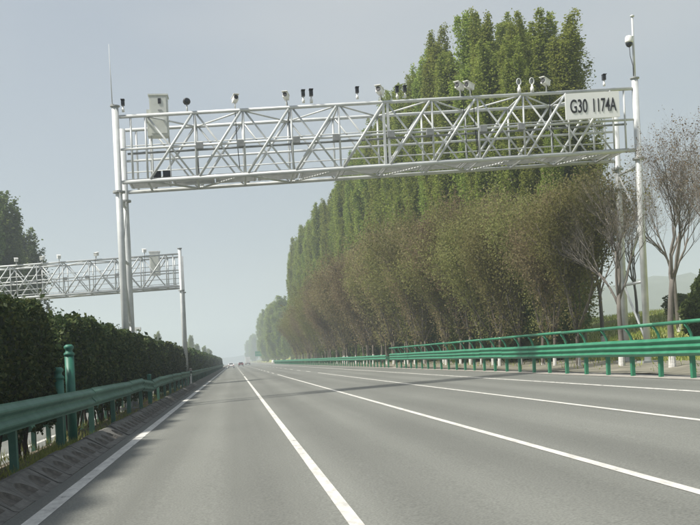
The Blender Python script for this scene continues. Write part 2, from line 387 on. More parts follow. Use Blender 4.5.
# ------------------------------------------------------------------ gantry
def gantry(name, label, x0, x1, Y, zb, zt, bays_from, nb, bay, ydir=1, joint=None):
    """box truss on four pipe legs; heights are above the road surface, dy is the truss depth"""
    root = empty(name, (0, 0, 0)); tag(root, label, 'gantry')
    dy = 2.3; yf, yb = Y, Y + dy; zm = (zb + zt) / 2
    P = lambda x, y, z: (x, y, z + gz(x))
    for x in (x0, x1):
        for y, top in ((yf, zt + .42), (yb, zt + .05)):
            mb = MB().tube(P(x, y, -.1), P(x, y, top), .148, .14, 14, True)
            po = mb.build('post', 'steel', root, True)
            MB().lathe(P(x, y, zb - .42), [(.15, 0), (.25, .0), (.25, .04), (.25, .045), (.25, .08), (.15, .08)], 14).build('flange', 'steel_dark', po)
            if y == yf: MB().lathe(P(x, y, top), [(.14, -.02), (.20, 0), (.20, .04), (.05, .06)], 14).build('cap', 'steel_dark', po)
            MB().box(P(x, y, .12), (.7, .7, .1)).build('base_plate', 'steel_dark', po)
    # leg bracing between front and back legs
    for x in (x0, x1):
        zs = [1.0, 3.6, 6.2, 8.6] if zb > 8.5 else [1.0, 3.4, 5.8, 7.8]
        zs = [z for z in zs if z < zb - .3]
        for k, z in enumerate(zs):
            MB().tube(P(x, yf + .17, z), P(x, yb - .17, z), .06, n=8).build('leg_tie', 'steel', root, True)
            if k + 1 < len(zs):
                a, b = (yf + .17, yb - .17) if k % 2 == 0 else (yb - .17, yf + .17)
                MB().tube(P(x, a, z + .1), P(x, b, zs[k + 1] - .1), .05, n=8).build('leg_brace', 'steel', root, True)
    xa, xb = x0 + .15, x1 - .15
    for y, nm in ((yf, 'front'), (yb, 'back')):
        for z, r in ((zt, .075), (zb, .085), (zm, .052)):
            MB().tube(P(xa, y, z), P(xb, y, z), r, n=10).build('chord', 'steel', root, True)
    for z in (zb + .42, zb + .82, zm + .62):
        MB().tube(P(xa, yb - .09, z), P(xb, yb - .09, z), .026, n=6).build('handrail', 'steel', root, True)
    xv = [bays_from + bay * k for k in range(nb + 1)]
    ends = [(x0 + xv[0]) / 2, (x1 + xv[-1]) / 2]
    for y in (yf, yb):
        for x in xv + ends:
            r = .045
            if joint is not None and abs(x - joint) < .1 and y == yf:
                for q in (-.09, .09): MB().box(P(x + q, y, zm), (.10, .12, zt - zb - .1)).build('joint_plate', 'steel', root)
                continue
            MB().tube(P(x, y, zb + .05), P(x, y, zt - .05), r, n=8).build('vertical', 'steel', root, True)
        for k in range(nb):
            a, b = xv[k] + .1, xv[k + 1] - .1
            o1 = -.03 if y == yf else .03
            MB().tube(P(a, y + o1, zb + .06), P(b, y + o1, zt - .06), .056, n=8).build('diagonal', 'steel', root, True)
            MB().tube(P(a, y - o1 * 1.7, zt - .06), P(b, y - o1 * 1.7, zb + .06), .040, n=8).build('diagonal', 'steel', root, True)
    # horizontal bracing top and bottom
    for z, r in ((zt - .02, .042), (zb - .02, .05)):
        for k, x in enumerate(xv):
            MB().tube(P(x, yf + .05, z), P(x, yb - .05, z), r, n=8).build('cross_beam', 'steel', root, True)
            if k < nb:
                q = (yf, yb) if k % 2 == 0 else (yb, yf)
                d_ = .06 if q[0] == yf else -.06
                MB().tube(P(xv[k] + .05, q[0] + d_, z), P(xv[k + 1] - .05, q[1] - d_, z), r * .9, n=8).build('plan_brace', 'steel', root, True)
    # catwalk panels of open bars
    xw = np.linspace(x0 + .3, x1 - .3, nb + 3)
    for k in range(len(xw) - 1):
        mb = MB(); a, b = xw[k] + .02, xw[k + 1] - .02
        for yy in np.linspace(yf + .2, yb - .2, 17):
            mb.add([P(a, yy - .025, zb + .10), P(b, yy - .025, zb + .10), P(b, yy + .025, zb + .10), P(a, yy + .025, zb + .10), P(a, yy - .025, zb + .14), P(b, yy - .025, zb + .14), P(b, yy + .025, zb + .14), P(a, yy + .025, zb + .14)],
                   [(3, 2, 1, 0), (4, 5, 6, 7), (0, 1, 5, 4), (2, 3, 7, 6), (1, 2, 6, 5), (3, 0, 4, 7)])
        for xx in (a + .1, b - .1): mb.box(P(xx, (yf + yb) / 2 + .1, zb + .085), (.06, 1.5, .03))
        mb.build('catwalk_panel', 'grating', root)
    # junction boxes under the middle rail
    for k, x in enumerate(xv[1:nb - 1]):
        MB().box(P(x + .16 * (-1) ** k, yf - .13, zm - .05), (.30, .14, .24)).build('junction_box', 'grey', root)
        if k % 2 == 0: MB().tube(P(x, yf + .4, zm), P(x + .08, yf + .4, zb + .15), .022, n=5).build('cable', 'black', root)
    return root
GX0, GX1, GY, GB, GT = -4.28, 17.75, 40.4, 9.28, 11.94
gantry('camera_gantry', 'large near grey steel truss gantry spanning the carriageway with cameras and white sign', GX0, GX1, GY, GB, GT, -3.1, 10, 1.98, joint=6.8)
gantry('camera_gantry', 'farther smaller steel truss gantry over the opposite carriageway behind the hedge', -24.5, -3.9, 80.0, 8.15, 10.74, -23.3, 9, 2.03)

# devices on the gantry
def dev_box(loc, label, yaw=0, pitch=-.2, sc=1.0, group=None, cable=True):
    """box-housing camera with sunshield on a pole bracket, facing along local -y"""
    sc *= .82; loc = (loc[0], loc[1], loc[2] - .06)
    r = empty('traffic_camera', loc, yaw); tag(r, label, 'camera', group or 'cameras along the gantry')
    MB().tube((0, 0, -.34 * sc), (0, 0, .0), .03 * sc, n=8).build('bracket', 'white', r, True)
    if cable: MB().path([(0, .06, -.02), (.03, .16, -.4), (.05, .16, -1.5), (.12, .16, -2.75)], [.018] * 4, 5).build('cable', 'black', r, True)
    b = MB(); b.box((0, 0, 0), (.24 * sc, .44 * sc, .24 * sc)); h = b.build('housing', 'white', r, loc=(0, -.03, .12 * sc)); h.rotation_euler.x = pitch
    MB().box((0, -.06 * sc, .135 * sc), (.29 * sc, .58 * sc, .022)).build('sunshield', 'white', h)
    MB().lathe((0, -.225 * sc, 0), [(.09 * sc, -.035), (.10 * sc, -.035), (.10 * sc, .01), (.085 * sc, .01)], 14, 'y').build('lens', 'black', h)
    return r
def dev_dark(loc, label, sc=1.0):
    """small dark flash lamp on a white stub"""
    r = empty('flash_lamp', loc); tag(r, label, 'flash lamp', 'flash lamps along the gantry')
    MB().lathe((0, 0, 0), [(.07 * sc, -.36 * sc), (.07 * sc, -.20 * sc), (.045 * sc, -.18 * sc), (.03 * sc, -.02 * sc)], 10).build('stub', 'white', r, True)
    b = MB().box((0, 0, .10 * sc), (.17 * sc, .20 * sc, .27 * sc)).build('lamp_body', 'black', r)
    MB().lathe((0, -.11 * sc, .11 * sc), [(.05 * sc, -.02), (.07 * sc, -.015), (.07 * sc, .02)], 12, 'y').build('lens', 'glass', b)
    MB().box((0, -.05 * sc, .25 * sc), (.20 * sc, .30 * sc, .02)).build('visor', 'black', b)
    return r
def dev_ball(loc, label):
    r = empty('flash_lamp', loc); tag(r, label, 'flash lamp', 'flash lamps along the gantry')
    MB().tube((0, 0, -.36), (0, 0, .02), .04, .03, 8).build('stub', 'steel', r, True)
    b = MB().lathe((0, 0, .12), [(.02, -.14), (.10, -.12), (.15, -.05), (.155, .02), (.12, .10), (.05, .14)], 14).build('lamp_body', 'black', r, True)
    MB().lathe((0, -.13, .12), [(.07, -.04), (.09, -.03), (.09, .03)], 12, 'y').build('lens', 'glass', b)
    return r
def dev_ring(loc, label):
    r = empty('antenna', loc); tag(r, label, 'antenna', 'ring antennas on the gantry')
    MB().lathe((0, 0, 0), [(.08, -.36), (.08, -.16), (.05, -.14), (.035, -.02)], 10).build('stub', 'white', r, True)
    pts = [(.095 * math.cos(t), 0, .11 + .14 * math.sin(t)) for t in np.linspace(-math.pi / 2, 1.5 * math.pi, 21)]
    MB().path(pts, [.024] * 21, 6).build('ring', 'steel', r, True)
    MB().box((0, .03, .11), (.09, .04, .15)).build('panel', 'grey', r)
    return r
def onG(x, z=12.36, y=GY): return (x, y, z + gz(x))
dev_dark(onG(-3.96, 12.42), 'small dark flash lamp on the gantry beside the left post top', .8)
dev_ball(onG(-1.40, 12.30), 'round black lamp on the gantry just right of the cabinet')
dev_box(onG(.56), 'white camera on the gantry, first to the right of the round black lamp', .25)
dev_box(onG(2.67), 'white camera on the gantry left of the paired small dark lamps', -.3)
dev_dark(onG(3.38, 12.40), 'left one of two small dark lamps close together on the gantry', .85)
dev_dark(onG(3.71, 12.40), 'right one of two small dark lamps close together on the gantry', .9)
dev_dark(onG(5.64, 12.42), 'lone small dark lamp on the gantry left of the centre joint', .8)
dev_box(onG(6.61), 'white camera above the thick centre joint of the gantry', -.5, sc=1.15)
dev_dark(onG(7.33, 12.36), 'left of two small dark lamps just right of the gantry centre joint', .8)
dev_dark(onG(7.66, 12.36), 'right of two small dark lamps just right of the gantry centre joint', .8)
dev_box(onG(10.03), 'left camera of the white pair on the gantry before the poplars', -.8, sc=1.1)
dev_box(onG(10.46), 'right camera of the white pair on the gantry before the poplars', -.9, sc=1.1)
dev_ring(onG(12.6, 12.38), 'left one of two grey ring antennas on the gantry')
dev_ring(onG(13.17, 12.38), 'right one of two grey ring antennas on the gantry')
dev_box(onG(13.79), 'white camera between the ring antennas and the white sign', -.9, sc=1.1)
dev_dark(onG(16.37, 12.40), 'small dark lamp on the gantry above the white sign', .8)
for k, (x, lb) in enumerate(((-16.7, 'camera on the far gantry, leftmost near the picture edge'), (-14.7, 'camera on the far gantry, second from the picture edge'), (-13.4, 'camera on the far gantry, third from the picture edge'), (-10.5, 'camera on the far gantry, just left of the near gantry legs'), (-6.7, 'camera on the far gantry, just right of the near gantry legs'))):
    dev_box((x, 80.0, 11.12 + gz(x)), lb, math.pi + .3 * (-1) ** k, sc=1.25, group='cameras along the far gantry')
# mast with dome camera on the right leg
# cable tray along the back of the middle rail
r = empty('cable_tray', (0, GY + .14, 0)); tag(r, 'thin grey cable tray running behind the middle rail of the near gantry', 'cable tray')
xa_, xb_ = GX0 + .4, GX1 - .4; zt_ = (GB + GT) / 2 - .16
MB().tube((xa_, 0, zt_ + gz(xa_)), (xb_, 0, zt_ + gz(xb_)), .045, n=6).build('duct', 'grey', r)
for q in (-.03, .035): MB().path([(xa_ + (xb_ - xa_) * k / 30, .03 + q, zt_ + .05 + gz(xa_ + (xb_ - xa_) * k / 30) - .05 * abs(math.sin(k * 1.3 + q * 40))) for k in range(31)], [.014] * 31, 5).build('cable', 'black', r)
r = empty('camera_mast', (GX1, GY, 12.42 + gz(GX1))); tag(r, 'thin mast rising from the right gantry leg, holding a dome camera', 'mast')
MB().tube((0, 0, 0), (.02, 0, 2.6), .055, .045, 10).build('pole', 'steel', r, True)
MB().lathe((.02, 0, 2.6), [(.045, 0), (.09, .02), (.09, .07), (.03, .1)], 10).build('cap', 'steel', r, True)
MB().tube((.02, -.02, 1.75), (-.22, -.1, 1.75), .03, n=8).build('arm', 'steel', r, True)
MB().path([(-.2, -.08, 1.3), (-.17, -.05, .9), (-.06, -.03, .5), (-.06, -.02, .05)], [.015] * 4, 5).build('cable', 'black', r, True)
r = empty('dome_camera', (GX1 - .22, GY - .1, 14.0 + gz(GX1))); tag(r, 'white dome camera hanging on the mast above the right gantry leg', 'camera')
MB().lathe((0, 0, 0), [(.03, .2), (.12, .17), (.16, .1), (.17, -.06), (.16, -.12)], 16).build('housing', 'white', r, True)
MB().lathe((0, 0, -.12), [(.15, 0), (.14, -.08), (.10, -.15), (.03, -.19)], 16).build('dome', 'glass', r, True)
r = empty('lightning_rod', (GX0 - .1, GY, 12.40 + gz(GX0))); tag(r, 'very thin rod rising from the left gantry leg', 'rod')
MB().tube((0, 0, 0), (-.03, 0, 2.5), .022, .008, 6).build('rod', 'steel', r, True); MB().lathe((0, 0, 0), [(.08, -.02), (.08, .06), (.03, .08)], 8).build('clamp', 'steel_dark', r)
# equipment cabinet in the truss
r = empty('equipment_cabinet', (-2.60, 41.55, 11.30 + gz(-2.6))); tag(r, 'pale beige equipment cabinet standing up through the left end of the gantry', 'cabinet')
cb = MB().box((0, 0, .83), (.74, .62, 1.66)).build('body', 'cabinet', r)
MB().box((0, -.325, .83), (.64, .03, 1.5)).build('door', 'cabinet', r)
MB().box((.05, -.35, 1.42), (.12, .03, .22)).build('vent', 'black', r)
MB().box((.05, -.352, 1.05), (.16, .02, .04)).build('handle', 'steel_dark', r)
MB().box((-.44, .02, .55), (.13, .5, 1.1)).build('side_box', 'cabinet', r)
MB().box((0, 0, 1.69), (.82, .72, .06)).build('roof', 'cabinet', r)
for q in (-.36, .36): MB().tube((q, 0, -1.85), (q, 0, 0), .035, n=8).build('leg', 'steel', r)
for k in range(2):
    x = -2.75 + .38 * k
    r = empty('floodlight', (x, 40.9, 9.44 + gz(x))); tag(r, ('left' if k == 0 else 'right') + ' one of two black floodlights on the catwalk below the cabinet', 'floodlight', 'floodlights on the catwalk')
    MB().box((0, 0, .17), (.30, .22, .26)).build('body', 'black', r); MB().box((0, -.12, .17), (.22, .03, .18)).build('lens', 'glass', r); MB().tube((0, 0, 0), (0, 0, .06), .03).build('foot', 'black', r)
# pale cabinet on the far gantry
r = empty('equipment_cabinet', (-6.0, 81.2, 9.4 + gz(-6))); tag(r, 'white cabinet at the right end of the far gantry', 'cabinet')
MB().box((0, 0, .8), (.8, .6, 1.9)).build('body', 'white', r); MB().box((0, -.32, .8), (.66, .03, 1.6)).build('door', 'cabinet', r); MB().box((0, 0, 1.78), (.9, .7, .06)).build('roof', 'white', r)

# the kilometre sign
def text_mesh(s, size, sx, off):
    c = bpy.data.curves.new('t', 'FONT'); c.body = s; c.size = size; c.offset = off; c.extrude = .004; c.align_x = 'LEFT'
    o = bpy.data.objects.new('t', c); COL.objects.link(o); bpy.context.view_layer.update()
    me = bpy.data.meshes.new_from_object(o.evaluated_get(bpy.context.evaluated_depsgraph_get()))
    bpy.data.objects.remove(o); bpy.data.curves.remove(c)
    v = np.array([p.co[:] for p in me.vertices]); v[:, 0] -= v[:, 0].min(); v[:, 0] *= sx
    for p, q in zip(me.vertices, v): p.co = (q[0], -q[2], q[1])
    me.update(); return me, v[:, 0].max()
r = empty('kilometre_sign', (14.47, 40.02, 10.68)); tag(r, 'white rectangular sign with black G30 1174A at the right end of the gantry', 'sign')
Wd = 2.38; sh = gz(1)
mb = MB()
z0, z1 = gz(14.47), gz(14.47 + Wd)
mb.add([(0, 0, z0), (Wd, 0, z1), (Wd, 0, z1 + 1.10), (0, 0, z0 + 1.10), (0, .06, z0), (Wd, .06, z1), (Wd, .06, z1 + 1.10), (0, .06, z0 + 1.10)],
       [(0, 1, 2, 3), (7, 6, 5, 4), (0, 4, 5, 1), (3, 2, 6, 7), (0, 3, 7, 4), (1, 5, 6, 2)])
mb.build('board', 'sign', r)
for word, x0_, wd in (('G30', .20, .76), ('1174A', 1.22, 1.02)):
    me, wid = text_mesh(word, .80, 1, .010)
    f = wd / wid
    for p in me.vertices: p.co.x *= f; p.co.z += gz(p.co.x)
    me.materials.clear(); me.materials.append(M['black'])
    link('lettering', me, r, (x0_, -.012, gz(14.47 + x0_) + .27))
for x in (.3, 2.1):
    MB().box((x, .16, .55 + gz(14.47 + x)), (.08, .20, 1.0)).build('bracket', 'steel_dark', r)

# ------------------------------------------------------------------ guardrails
def wbeam(L, t=.006, sgn=-1, hgt=.50, waves=2, dep=.085):
    """corrugated beam, local origin at mid height, front towards sgn*x, along +y"""
    n = waves * 8 + 1; pr = []
    for k in range(n):
        u = k / (n - 1); z = hgt * (.5 - u); x = dep * (.5 - .5 * math.cos(2 * math.pi * waves * u))
        pr.append((sgn * x, z))
    prof = pr + [(x - sgn * t * 2.2, z) for x, z in reversed(pr)]
    return MB().extrude(prof, 0, L)
def guardrail(label, x, sgn, ytab, mat, topz, hgt, waves, posts, y0, y1, step=2.2, pipe=None, name='guardrail', zoff=None, sparse=False):
    root = empty(name, (x, y0, gz(x))); tag(root, label, 'guardrail')
    L = step * 2
    bm = wbeam(L + .14, sgn=sgn, hgt=hgt, waves=waves).mesh('beam', mat, False)
    pm = MB().box((0, 0, (topz - .1 - .3) / 2 + .0), (.12, .14, topz - .1 + .3)).mesh('post', mat)
    sm = MB().box((0, 0, 0), (.16, .12, .30)).mesh('spacer', mat)
    if pipe:
        pipem = MB().tube((0, 0, 0), (0, L + .02, 0), .058, n=10).mesh('handrail', mat, True)
        bp = [(0, 0, topz - .35), (0, 0, topz - .05), (sgn * .02, 0, topz + .10), (sgn * .10, 0, topz + .27), (sgn * .20, 0, pipe - .06)]
        brm = MB().path(bp, [.05, .05, .048, .045, .042], 8).mesh('bracket', mat, True)
    n = int((y1 - y0) / L)
    for k in range(n):
        dz, dr = (0, 0) if zoff is None else zoff(y0 + k * L, L)
        jx = random.uniform(-.012, .012)
        o = link('beam', bm, root, (sgn * .2 + (.004 if k % 2 else 0) + jx, k * L, topz - hgt / 2 + dz + random.uniform(-.012, .012)))
        o.rotation_euler.x = dr + random.uniform(-.003, .003)
        if pipe: link('handrail', pipem, root, (sgn * .2, k * L, pipe + random.uniform(-.006, .006)))
        for q in ((step * .5,) if sparse else (0, step)):
            dz2 = dz + (math.tan(dr) * q)
            po = link('post', pm, root, (0, k * L + q + .07, dz2)); po.rotation_euler = (random.uniform(-.02, .02), random.uniform(-.015, .015), 0)
            if sgn and k * L < 90: link('spacer', sm, root, (sgn * .12, k * L + q + .07, topz - hgt / 2 + dz2))
            if pipe: link('bracket', brm, root, (0, k * L + q + .07 + .0, 0))
    return root
def zoff_left(y, L):
    if y < 36: return .02, 0.0
    if y < 41: return .0, -.035
    if y < 45: return -.12, .02
    if y < 72: return -.03, .0
    if y < 78: return -.05, .008
    return -.08, 0
guardrail('dusty green steel guardrail along the median in front of the hedge', -3.62, 1, None, 'greenrail_l', 1.30, .45, 2, True, 6.5, 340, zoff=zoff_left, sparse=True)
guardrail('tall bright green guardrail with a handrail pipe on the right verge', 13.45, -1, None, 'greenrail', 1.22, .56, 3, True, 12, 84, pipe=1.68)
guardrail('low distant green guardrail continuing the right verge beyond the tall one', 13.45, -1, None, 'greenrail', 1.12, .45, 2, True, 84.6, 330)
guardrail('green guardrail on the far side of the median behind the hedge stems', -5.62, -1, None, 'greenrail_l', .95, .40, 2, True, 6, 120).location.z -= DROP
# rounded guard rail terminal at the start of the low section far away
r = empty('rail_end', (13.2, 331, gz(13.2))); tag(r, 'pale rounded guardrail end far down the right verge', 'rail end')
MB().lathe((0, 0, .1), [(.3, 0), (.42, .2), (.42, 1.0), (.3, 1.15)], 14).build('drum', 'white', r, True); MB().box((0, .5, .5), (.14, .14, 1.2)).build('post', 'greenrail', r)

# median posts
def cap_post(loc, h, rad, label):
    r = empty('capped_post', loc); tag(r, label, 'post', 'green posts beside the median guardrail')
    MB().tube((0, 0, -.2), (0, 0, h - .26), rad, n=16).build('tube', 'greenpost', r, True)
    MB().lathe((0, 0, h - .26), [(rad * 1.15, 0), (rad * 1.15, .05), (rad * .75, .09), (rad * .75, .14), (rad * 1.05, .17), (rad * 1.05, .22), (rad * .6, .26)], 16).build('cap', 'greenpost', r, True)
    MB().lathe((0, 0, .05), [(rad * 1.9, 0), (rad * 1.9, .03), (rad, .04)], 12).build('base', 'greenpost', r)
    return r
cap_post((-3.85, 23.75, gz(-3.85)), 2.38, .11, 'taller thick green post with a rounded cap between two hedge blocks')
cap_post((-3.84, 22.1, gz(-3.84)), 1.85, .115, 'shorter thick green post just left of the capped one')
r = empty('end_post', (-3.62, 42.6, gz(-3.62))); tag(r, 'bright green square post where the median guardrail dips', 'post')
MB().box((0, 0, .62), (.16, .16, 1.5)).build('tube', 'greenpost', r); MB().lathe((0, 0, 1.37), [(.1, 0), (.1, .04), (.05, .07)], 10).build('cap', 'greenpost', r)
def delineator(y, label):
    r = empty('delineator', (-3.35, y, gz(-3.35))); tag(r, label, 'delineator')
    MB().box((0, 0, .72), (.14, .08, 1.44)).build('shaft', 'white', r); MB().box((0, -.045, 1.15), (.145, .02, .22)).build('band', 'black', r); MB().lathe((0, -.06, 1.35), [(.05, -.01), (.06, .01)], 10, 'y').build('reflector', 'carred', r)
delineator(77, 'white delineator with dark band at the median guardrail')
# sand left beside the rail foot
mb = MB(); n = 22
for j in range(6):
    for i in range(n):
        t = 2 * math.pi * i / n; rr = j / 5 * (1 + .18 * math.sin(3 * t + 1) + .1 * math.sin(7 * t))
        mb.v.append((.42 * rr * math.cos(t), 2.0 * rr * math.sin(t), .26 * (1 - (j / 5) ** 1.4) * (1 + .1 * math.sin(5 * t)) - .02))
for j in range(5):
    for i in range(n): mb.f.append((j * n + i, j * n + (i + 1) % n, (j + 1) * n + (i + 1) % n, (j + 1) * n + i))
M['sand'] = surf('sand', (.30, .20, .12), (.48, .34, .22), 3, .95, .5, 20)
o = mb.build('sand_heap', 'sand', None, True, (-3.75, 43.6, gz(-3.75) + .05)); tag(o, 'small tan sand heap under the dip of the median guardrail', 'sand')

# ------------------------------------------------------------------ hedge
def hedge(label, y0, y1, zlo, zhi, nleaf, lsize, xr=(-5.35, -3.92), taper=1.3, stems=True):
    root = empty('clipped_hedge', ((xr[0] + xr[1]) / 2, (y0 + y1) / 2, gz(-4.7))); tag(root, label, 'hedge', 'hedge blocks along the median')
    hw = (xr[1] - xr[0]) / 2; hl = (y1 - y0) / 2; rs = np.random.default_rng(int(y0 * 10))
    def bump_(y, a): return a * (np.sin(y * 1.9 + y0) * .5 + np.sin(y * .83 + 1.3 * y0) * .6 + np.sin(y * 4.1) * .25)
    # leafy skin: sample box shell, rounded edges, lumpy
    n = nleaf
    face = rs.choice(5, size=n, p=np.array([.36, .14, .30, .10, .10]))
    u = rs.uniform(-1, 1, n); v = rs.uniform(0, 1, n)
    P = np.zeros((n, 3)); depth = np.abs(rs.normal(0, .09, n)) - .05
    hh = zhi - zlo
    for fc in range(5):
        k = face == fc; m = k.sum()
        if fc in (0, 1):
            sg = 1 if fc == 0 else -1
            P[k, 0] = sg * (hw - depth[k]); P[k, 1] = u[k] * hl; P[k, 2] = zlo + v[k] * hh
        elif fc == 2:
            P[k, 0] = u[k] * hw; P[k, 1] = (v[k] * 2 - 1) * hl; P[k, 2] = zhi - depth[k] * 1.5
        else:
            sg = 1 if fc == 3 else -1
            P[k, 0] = u[k] * hw; P[k, 1] = sg * (hl - depth[k]); P[k, 2] = zlo + v[k] * hh
    # rounding of the top and end edges and lumps along the run
    tz = ((P[:, 2] - zlo) / hh).clip(0, 1.2)
    P[:, 0] *= 1 - .30 * tz ** 4 + .12 * np.sin(P[:, 1] * 2.3 + tz * 4) * .5
    P[:, 0] += bump_(P[:, 1], .10)
    e = (hl - np.abs(P[:, 1])).clip(0, taper) / taper
    P[:, 2] -= (1 - e) ** 2 * .85 * tz; P[:, 0] *= 1 - .22 * (1 - e) ** 2
    P[:, 2] += bump_(P[:, 1] * 1.3 + 2, .11) * tz
    P[:, 2] -= (1 - tz) * .25 * np.sin(P[:, 1] * 3.7 + P[:, 0] * 2)
    Q = leaves(P, lsize, 1.5, .2)
    # stray shoots
    ns = int(hl * 9); y = rs.uniform(-hl, hl, ns); sh_ = []
    for yy in y:
        x = rs.uniform(-hw * .7, hw * .7); hgt = rs.uniform(.05, .38)
        for q in range(6): sh_.append((x + rs.normal(0, .05), yy + rs.normal(0, .05), zhi - .05 + float(bump_(np.array(yy) * 1.3 + 2, .11)) - (.5 if hl - abs(yy) < .25 else 0) + hgt * q / 5))
    Q = np.concatenate([Q, leaves(np.array(sh_), lsize, 1.5, .6)])
    link('foliage', quads_mesh('foliage', Q, 'hedge'), root)
    # solid dark core added inside the leaves so the hedge isn't see-through
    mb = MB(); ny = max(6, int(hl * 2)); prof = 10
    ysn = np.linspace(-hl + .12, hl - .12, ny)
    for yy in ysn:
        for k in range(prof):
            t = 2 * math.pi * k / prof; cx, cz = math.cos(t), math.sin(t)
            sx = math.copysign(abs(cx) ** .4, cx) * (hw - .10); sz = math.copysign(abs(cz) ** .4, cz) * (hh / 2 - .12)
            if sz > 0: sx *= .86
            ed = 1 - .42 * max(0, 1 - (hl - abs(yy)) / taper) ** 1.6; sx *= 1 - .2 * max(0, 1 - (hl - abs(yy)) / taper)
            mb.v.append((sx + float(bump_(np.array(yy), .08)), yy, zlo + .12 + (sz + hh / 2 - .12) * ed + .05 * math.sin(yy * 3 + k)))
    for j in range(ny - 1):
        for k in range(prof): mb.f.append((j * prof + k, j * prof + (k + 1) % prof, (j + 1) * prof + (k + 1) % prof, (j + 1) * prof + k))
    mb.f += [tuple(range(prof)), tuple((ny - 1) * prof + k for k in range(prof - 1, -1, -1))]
    mb.build('inner_core', 'hedge_core', root, True)
    if stems:
        yy = -hl + .3
        while yy < hl - .2 and yy + (y0 + y1) / 2 < 60:
            x = rs.uniform(-.25, .35); q = rs.integers(2, 4)
            for _ in range(q):
                a = (x + rs.normal(0, .05), yy + rs.normal(0, .05), -.45); b = (x + rs.normal(0, .2), yy + rs.normal(0, .28), zlo + .35)
                mid = [(a[i] + b[i]) / 2 + rs.normal(0, .04) for i in range(3)]
                MB().path([a, mid, b], [.035, .03, .022], 5).build('stem', 'bark_dark', root, True)
            yy += rs.uniform(.7, 1.15)
    return root
M['hedge_core'] = surf('hedge_core', (.014, .024, .010), (.028, .042, .016), 9, .95, .8, 14)  # dark filler colour for the solid core added inside the hedge
M['bark_dark'] = surf('bark_dark', (.03, .026, .02), (.07, .06, .045), 6, .95, .4, 30)
hedge('nearest dark clipped hedge block at the left picture edge', 9.5, 23.5, .80, 3.20, 42000, .06)
hedge('second dark hedge block, right of the green capped posts', 25.0, 46.3, .75, 3.16, 36000, .078)
hedge('third dark hedge block, right of the near gantry legs', 47.6, 61.5, .6, 3.1, 16000, .10)
hedge('fourth dark hedge block, left of the far gantry leg', 62.8, 77, .6, 3.12, 13000, .12)
hedge('fifth dark hedge block, around the far gantry leg', 78.0, 93, .6, 3.1, 11000, .14)
hedge('long last hedge block running to the vanishing point', 94.5, 345, .4, 3.12, 30000, .26, stems=False)

# ------------------------------------------------------------------ trees
def poplar(seed, H=30.0, R=1.45, nl=84000, ls=.108, nb=120, spread=.27):
    """fastigiate crown: many steep limbs, leaves strung along them, several spires at the top"""
    rs = np.random.default_rng(seed); mb = MB()
    zs = np.linspace(-.3, H * .95, 12); off = np.cumsum(rs.normal(0, .05, (12, 2)), 0)
    mb.path([(off[i, 0], off[i, 1], zs[i]) for i in range(12)], [.27 * (1 - .93 * i / 11) + .01 for i in range(12)], 8)
    tips = []; wts = []
    for b in range(nb):
        t = rs.uniform(.05, .88)
        z0 = H * t; k = int(np.clip(np.searchsorted(zs, z0), 1, 11)); f = (z0 - zs[k - 1]) / (zs[k] - zs[k - 1])
        o = off[k - 1] * (1 - f) + off[k] * f
        prof = R * (.55 + t / .2 * .45 if t < .2 else (1 - ((t - .2) / .8) ** 3.0) * .90 + .10)
        L = rs.uniform(.10, .23) * H * (1 - .35 * t); az = rs.uniform(0, 2 * math.pi); rr = prof * rs.uniform(.35, 1.15)
        pts = []
        for q in range(6):
            s_ = q / 5; rad = rr * (1 - (1 - s_) ** 2.2); wob = rs.normal(0, .05, 2)
            pts.append((o[0] + rad * math.cos(az) + wob[0], o[1] + rad * math.sin(az) + wob[1], z0 + L * s_))
        mb.path(pts, [.06 * (1 - .85 * q / 5) * (1.2 - .7 * t) for q in range(6)], 4)
        tips.append(np.array(pts)); wts.append(L)
    tips.append(np.array([(off[i, 0], off[i, 1], zs[i]) for i in range(6, 12)])); wts.append(H * .2)
    wts = np.array(wts) / sum(wts); cnt = (wts * nl * RNG.uniform(.55, 1.35, len(wts))).astype(int); PP = []
    for pts, c in zip(tips, cnt):
        if c < 1: continue
        s_ = rs.uniform(.05, 1.06, c) * (len(pts) - 1); i = np.clip(s_.astype(int), 0, len(pts) - 2); f = (s_ - i)[:, None]
        p = pts[i] * (1 - f) + pts[i + 1] * f
        sp = spread * (1.45 - s_ / (len(pts) - 1))[:, None]
        PP.append(p + rs.normal(0, 1, (c, 3)) * sp * np.array([1, 1, 1.2]))
    return mb.mesh('trunk', 'bark_pale', True), quads_mesh('crown', leaves(np.concatenate(PP), ls, 1.35), 'poplar')
